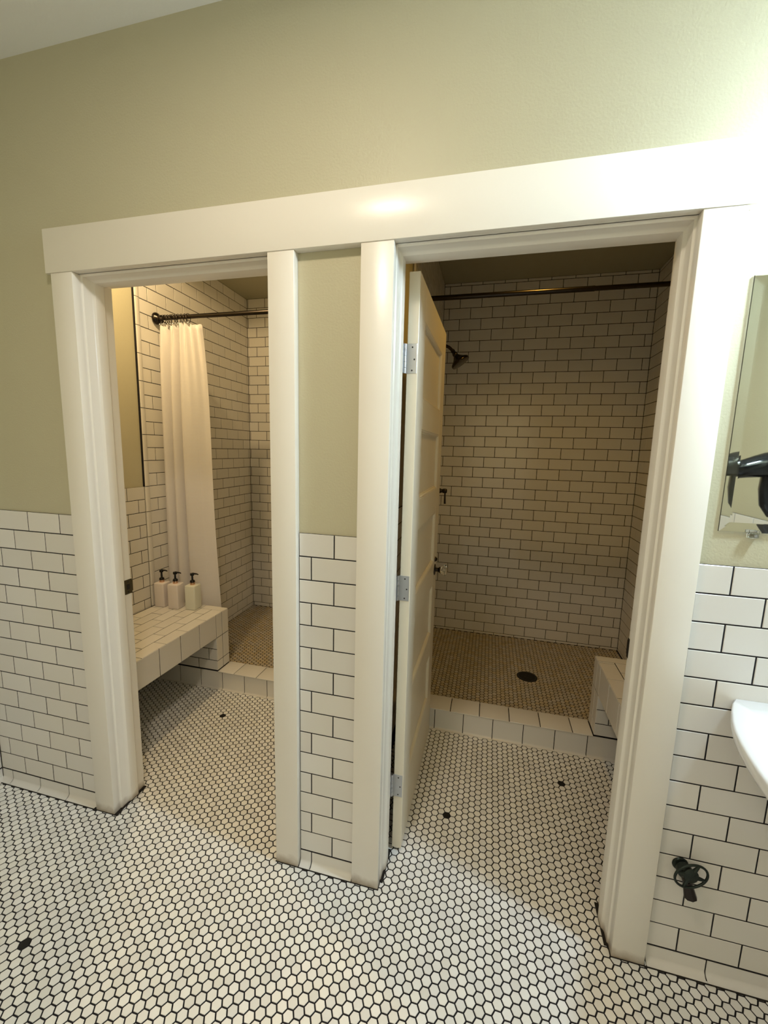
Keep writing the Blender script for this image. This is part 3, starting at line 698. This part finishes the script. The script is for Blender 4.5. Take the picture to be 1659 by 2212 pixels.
for k in range(-3, 4):
    hw = math.sqrt(0.051 ** 2 - (k * 0.0135) ** 2); add_box(bm, -hw, hw, k * 0.0135 - 0.0016, k * 0.0135 + 0.0016, 0.0006, 0.0016)
link('grate_bar', bm_mesh('grate_bar', bm), g, M_BLACK, 'stuff')

# ------------------------------------------------------------------ mirror, basin, stop valve, hair dryer, vanity light
MX0, MX1, MZ0, MZ1 = 0.570, 1.110, 1.310, 1.915
t = tag(empty('wall_mirror', ((MX0 + MX1) / 2, 0, (MZ0 + MZ1) / 2)), 'frameless mirror with a slanted glass border on the pale wall above the basin', 'mirror'); off = Vector(t.location)
yF, yE, yB, bw = 0.0004, 0.0024, 0.0064, 0.0235
o_ = [(MX0, MZ0), (MX1, MZ0), (MX1, MZ1), (MX0, MZ1)]; i_ = [(MX0 + bw, MZ0 + bw), (MX1 - bw, MZ0 + bw), (MX1 - bw, MZ1 - bw), (MX0 + bw, MZ1 - bw)]
bm = bmesh.new()
vb = [bm.verts.new((x - off.x, yB, z - off.z)) for x, z in o_]; vo = [bm.verts.new((x - off.x, yE, z - off.z)) for x, z in o_]; vi = [bm.verts.new((x - off.x, yF, z - off.z)) for x, z in i_]
bm.faces.new(vi); bm.faces.new(vb)
for k in range(4):
    bm.faces.new((vo[k], vo[(k + 1) % 4], vi[(k + 1) % 4], vi[k])); bm.faces.new((vo[k], vo[(k + 1) % 4], vb[(k + 1) % 4], vb[k]))
link('glass_pane', bm_mesh('glass_pane', bm), t, M_GLASS)
box('silvering', (MX0 + 0.0008 - off.x, MX1 - 0.0008 - off.x, yB + 0.0001, yB + 0.0005, MZ0 + 0.0008 - off.z, MZ1 - 0.0008 - off.z), M_MIRROR, t)
for cx in (0.643, 1.04):
    bm = bmesh.new(); add_box(bm, cx - 0.011 - off.x, cx + 0.011 - off.x, -0.004, 0.0066, MZ0 - 0.012 - off.z, MZ0 + 0.0 - off.z, bev=0.002, seg=2)
    add_box(bm, cx - 0.011 - off.x, cx + 0.011 - off.x, -0.006, -0.0002, MZ0 - 0.011 - off.z, MZ0 + 0.008 - off.z, bev=0.0015, seg=2)
    cl = link('mirror_clip', bm_mesh('mirror_clip', bm, 40), t, M_GLASS)
    cl['label'] = 'clear plastic clip'
    lathe('screw', [(0, 0.001), (0.003, 0.0008), (0.0036, 0)], M_STEEL, cl, axis_mtx((cx - off.x + .004, -0.0047, MZ0 - 0.006 - off.z), (0, -1, 0)), 10)

def basin():
    t = tag(empty('wash_basin', (0.84, 0, 0.87)), 'white porcelain wall-hung wash basin below the mirror, cut by the picture edge', 'basin')
    def outline():
        side = [(0.182, -0.001), (0.196, -0.022), (0.217, -0.062), (0.237, -0.108), (0.252, -0.150), (0.263, -0.195), (0.271, -0.240), (0.277, -0.285), (0.280, -0.325)]
        pts = [(0.281 * math.cos(a), -0.345 - 0.165 * math.sin(a)) for a in [PI * k / 32 for k in range(33)]]
        return side + pts + [(-x, y) for x, y in side[::-1]]
    o = outline()
    def sc(f, g, dy=0.0): return [(x * f, -0.235 + (y + 0.235) * g + dy) for x, y in o]
    def clampw(L_): return [(x, min(y, -0.001)) for x, y in L_]
    levels = [(clampw(sc(0.30, 0.35)), -0.165), (clampw(sc(0.52, 0.55)), -0.140), (clampw(sc(0.72, 0.76)), -0.095), (clampw(sc(0.87, 0.90)), -0.058), (clampw(sc(0.965, 0.975)), -0.040), (clampw(sc(0.99, 0.99)), -0.034), (o, -0.024), (o, -0.006), (clampw(sc(0.985, 0.985)), 0.0)]
    hole = lambda f, g, z: ([(x * f, -0.285 + (y + 0.235) * g) for x, y in o], z)
    levels += [hole(0.80, 0.66, -0.003), hole(0.76, 0.62, -0.014), hole(0.66, 0.52, -0.070), hole(0.45, 0.36, -0.115), hole(0.16, 0.14, -0.128)]
    bm = bmesh.new(); rings = [[bm.verts.new((x, y, z)) for x, y in L_] for L_, z in levels]
    for a, b in zip(rings, rings[1:]):
        n = len(a)
        for k in range(n): bm.faces.new((a[k], a[(k + 1) % n], b[(k + 1) % n], b[k]))
    bm.faces.new(rings[0]); bm.faces.new(rings[-1])
    link('bowl', bm_mesh('bowl', bm, 62), t, M_PORC)
    bm = bmesh.new(); add_lathe(bm, [(0, 0.002), (0.018, 0.002), (0.021, 0.0)], Matrix.Translation((0, -0.27, -0.128)), 20); link('waste', bm_mesh('waste', bm), t, M_STEEL)
    bm = bmesh.new(); add_lathe(bm, [(0.026, 0), (0.026, 0.006), (0.016, 0.012), (0.014, 0.07), (0.016, 0.085), (0, 0.088)], Matrix.Translation((0, -0.07, 0)), 20)
    add_tube(bm, [(0, -0.07, 0.065), (0, -0.11, 0.09), (0, -0.155, 0.085), (0, -0.175, 0.06)], 0.010, 12)
    link('faucet', bm_mesh('faucet', bm, 50), t, M_BRONZE)
    bm = bmesh.new(); add_tube(bm, [(0, -0.27, -0.185), (0, -0.27, -0.36), (0, -0.26, -0.42), (0, -0.21, -0.44), (0, -0.15, -0.42), (0, -0.13, -0.38), (0, -0.08, -0.365), (0, -0.001, -0.365)], 0.016, 14); link('drain_trap', bm_mesh('drain_trap', bm, 50), t, M_BRONZE)
    return t
basin()

t = tag(empty('stop_valve', (0.594, 0, 0.347)), 'tarnished supply stop valve with oval handle, low on the tiled wall', 'valve')
lathe('escutcheon', [(0, 0.007), (0.012, 0.007), (0.019, 0.004), (0.021, 0), (0, 0)], M_GREENV, t, axis_mtx((-0.002, -0.0008, 0), (0, -1, 0)), 24)
tube('stub', [(0, -0.001, 0), (0, -0.024, 0)], 0.013, M_GREENV, t, 14)
lathe('valve_body', [(0, 0.0), (0.016, 0.0), (0.020, 0.004), (0.020, 0.018), (0.014, 0.022), (0.011, 0.026), (0.010, 0.030), (0, 0.030)], M_GREENV, t, axis_mtx((0.001, -0.008, 0), (0.05, -1, 0)), 12)
tube('outlet', [(0.004, -0.018, -0.006), (0.010, -0.022, -0.030), (0.015, -0.026, -0.050), (0.020, -0.029, -0.070)], [0.0135, 0.0115, 0.0140, 0.0165], M_BRONZE, t, 8)
bm = bmesh.new(); hq = axis_mtx((0.010, -0.038, 0.004), (0.10, -1, 0.12))
ea = math.radians(24)
def ov(f, a): return hq @ (Matrix.Rotation(ea, 4, 'Z') @ Vector((0.043 * f * math.cos(a), 0.030 * f * math.sin(a), -0.003 * (1 - f))))
add_tube(bm, [ov(1, 2 * PI * k / 36) for k in range(36)], 0.0033, 8, closed=True)
for k in range(4):
    a = PI / 4 + PI / 2 * k; add_tube(bm, [ov(0.05, a), ov(0.5, a), ov(1, a)], [0.009, 0.0055, 0.003], 8)
add_lathe(bm, [(0, -0.006), (0.018, -0.005), (0.020, 0.0), (0.014, 0.004), (0.005, 0.005), (0, 0.006)], hq, 16)
link('oval_handle', bm_mesh('oval_handle', bm, 50), t, M_GREENV)

# dryer hanging in its holder on the side wall; the photograph shows it in the mirror
def dryer():
    t = tag(empty('hair_dryer', (1.072, -0.745, 1.47)), 'glossy black hair dryer reflected in the mirror', 'hair dryer')
    ax = Vector((1.0, -0.02, 0.24)).normalized()
    A = axis_mtx((-0.165, 0, -0.033), ax)
    lathe('nozzle', [(0, 0.0), (0.018, 0.0), (0.030, 0.001), (0.030, 0.010), (0.0265, 0.016), (0.0265, 0.030), (0.029, 0.045)], M_PLAST, t, A @ Matrix.Diagonal((1.0, 1.25, 1, 1)), 32)
    lathe('barrel', [(0.0, 0.040), (0.029, 0.040), (0.034, 0.050), (0.037, 0.075), (0.043, 0.110), (0.048, 0.150), (0.047, 0.185), (0.040, 0.205), (0.028, 0.212), (0, 0.213)], M_PLAST, t, A, 36)
    h0 = A @ Vector((0, 0, 0.172))
    tube('handle', [h0 + Vector((0.0, 0, -0.02)), h0 + Vector((-0.012, 0, -0.06)), h0 + Vector((-0.016, 0, -0.10)), h0 + Vector((-0.004, 0, -0.16)), h0 + Vector((0.02, 0, -0.205))], [0.034, 0.023, 0.0205, 0.0225, 0.016], M_PLAST, t, 20)
    tube('cord', [h0 + Vector((0.02, 0, -0.205)), h0 + Vector((0.05, 0.0, -0.27)), h0 + Vector((0.11, 0.01, -0.26)), h0 + Vector((0.12, 0.01, -0.18)), h0 + Vector((0.1329, 0.01, -0.10))], 0.0045, M_PLAST, t, 8)
    tube('holder', [h0 + Vector((0.02, 0, 0.0)), h0 + Vector((0.08, 0.0, 0.0)), Vector((0.131, 0, 0.0))], [0.012, 0.014, 0.022], M_PLAST, t, 16)
dryer()

t = tag(empty('vanity_light', (VAN[0], 0.0, VAN[2])), 'wall lamp with one round opal globe above the mirror', 'lamp')
lathe('backplate', [(0, 0.014), (0.045, 0.012), (0.052, 0.006), (0.055, 0.0), (0, 0)], M_BRONZE, t, axis_mtx((0, 0.0068, 0.10), (0, -1, 0)), 28)
tube('lamp_arm', [(0, -0.005, 0.10), (0, -0.08, 0.115), (0, VAN[1] + 0.01, 0.105), (0, VAN[1], 0.085), (0, VAN[1], 0.058)], 0.008, M_BRONZE, t, 12)
rr = 0.055; a0 = math.radians(27)       # opal globe; bronze cup above it added to cut the upward light
lathe('uplight_shield', [(0, rr + 0.006), (0.014, rr + 0.006), (0.030, rr - 0.004), (rr * math.cos(a0) + 0.003, rr * math.sin(a0) + 0.001), (rr * math.cos(a0) + 0.002, rr * math.sin(a0) - 0.004)], M_BRONZE, t, Matrix.Translation((0, VAN[1], 0)), 28)
lathe('opal_globe', [(0, -rr)] + [(rr * math.cos(a), rr * math.sin(a)) for a in [-PI / 2 + (a0 + PI / 2) * k / 16 for k in range(1, 17)]], None, t, Matrix.Translation((0, VAN[1], 0)), 28).data.materials.append(emit_mat('lit_opal_globe', (0.66, 0.84, 1.0), VAN_POWER))
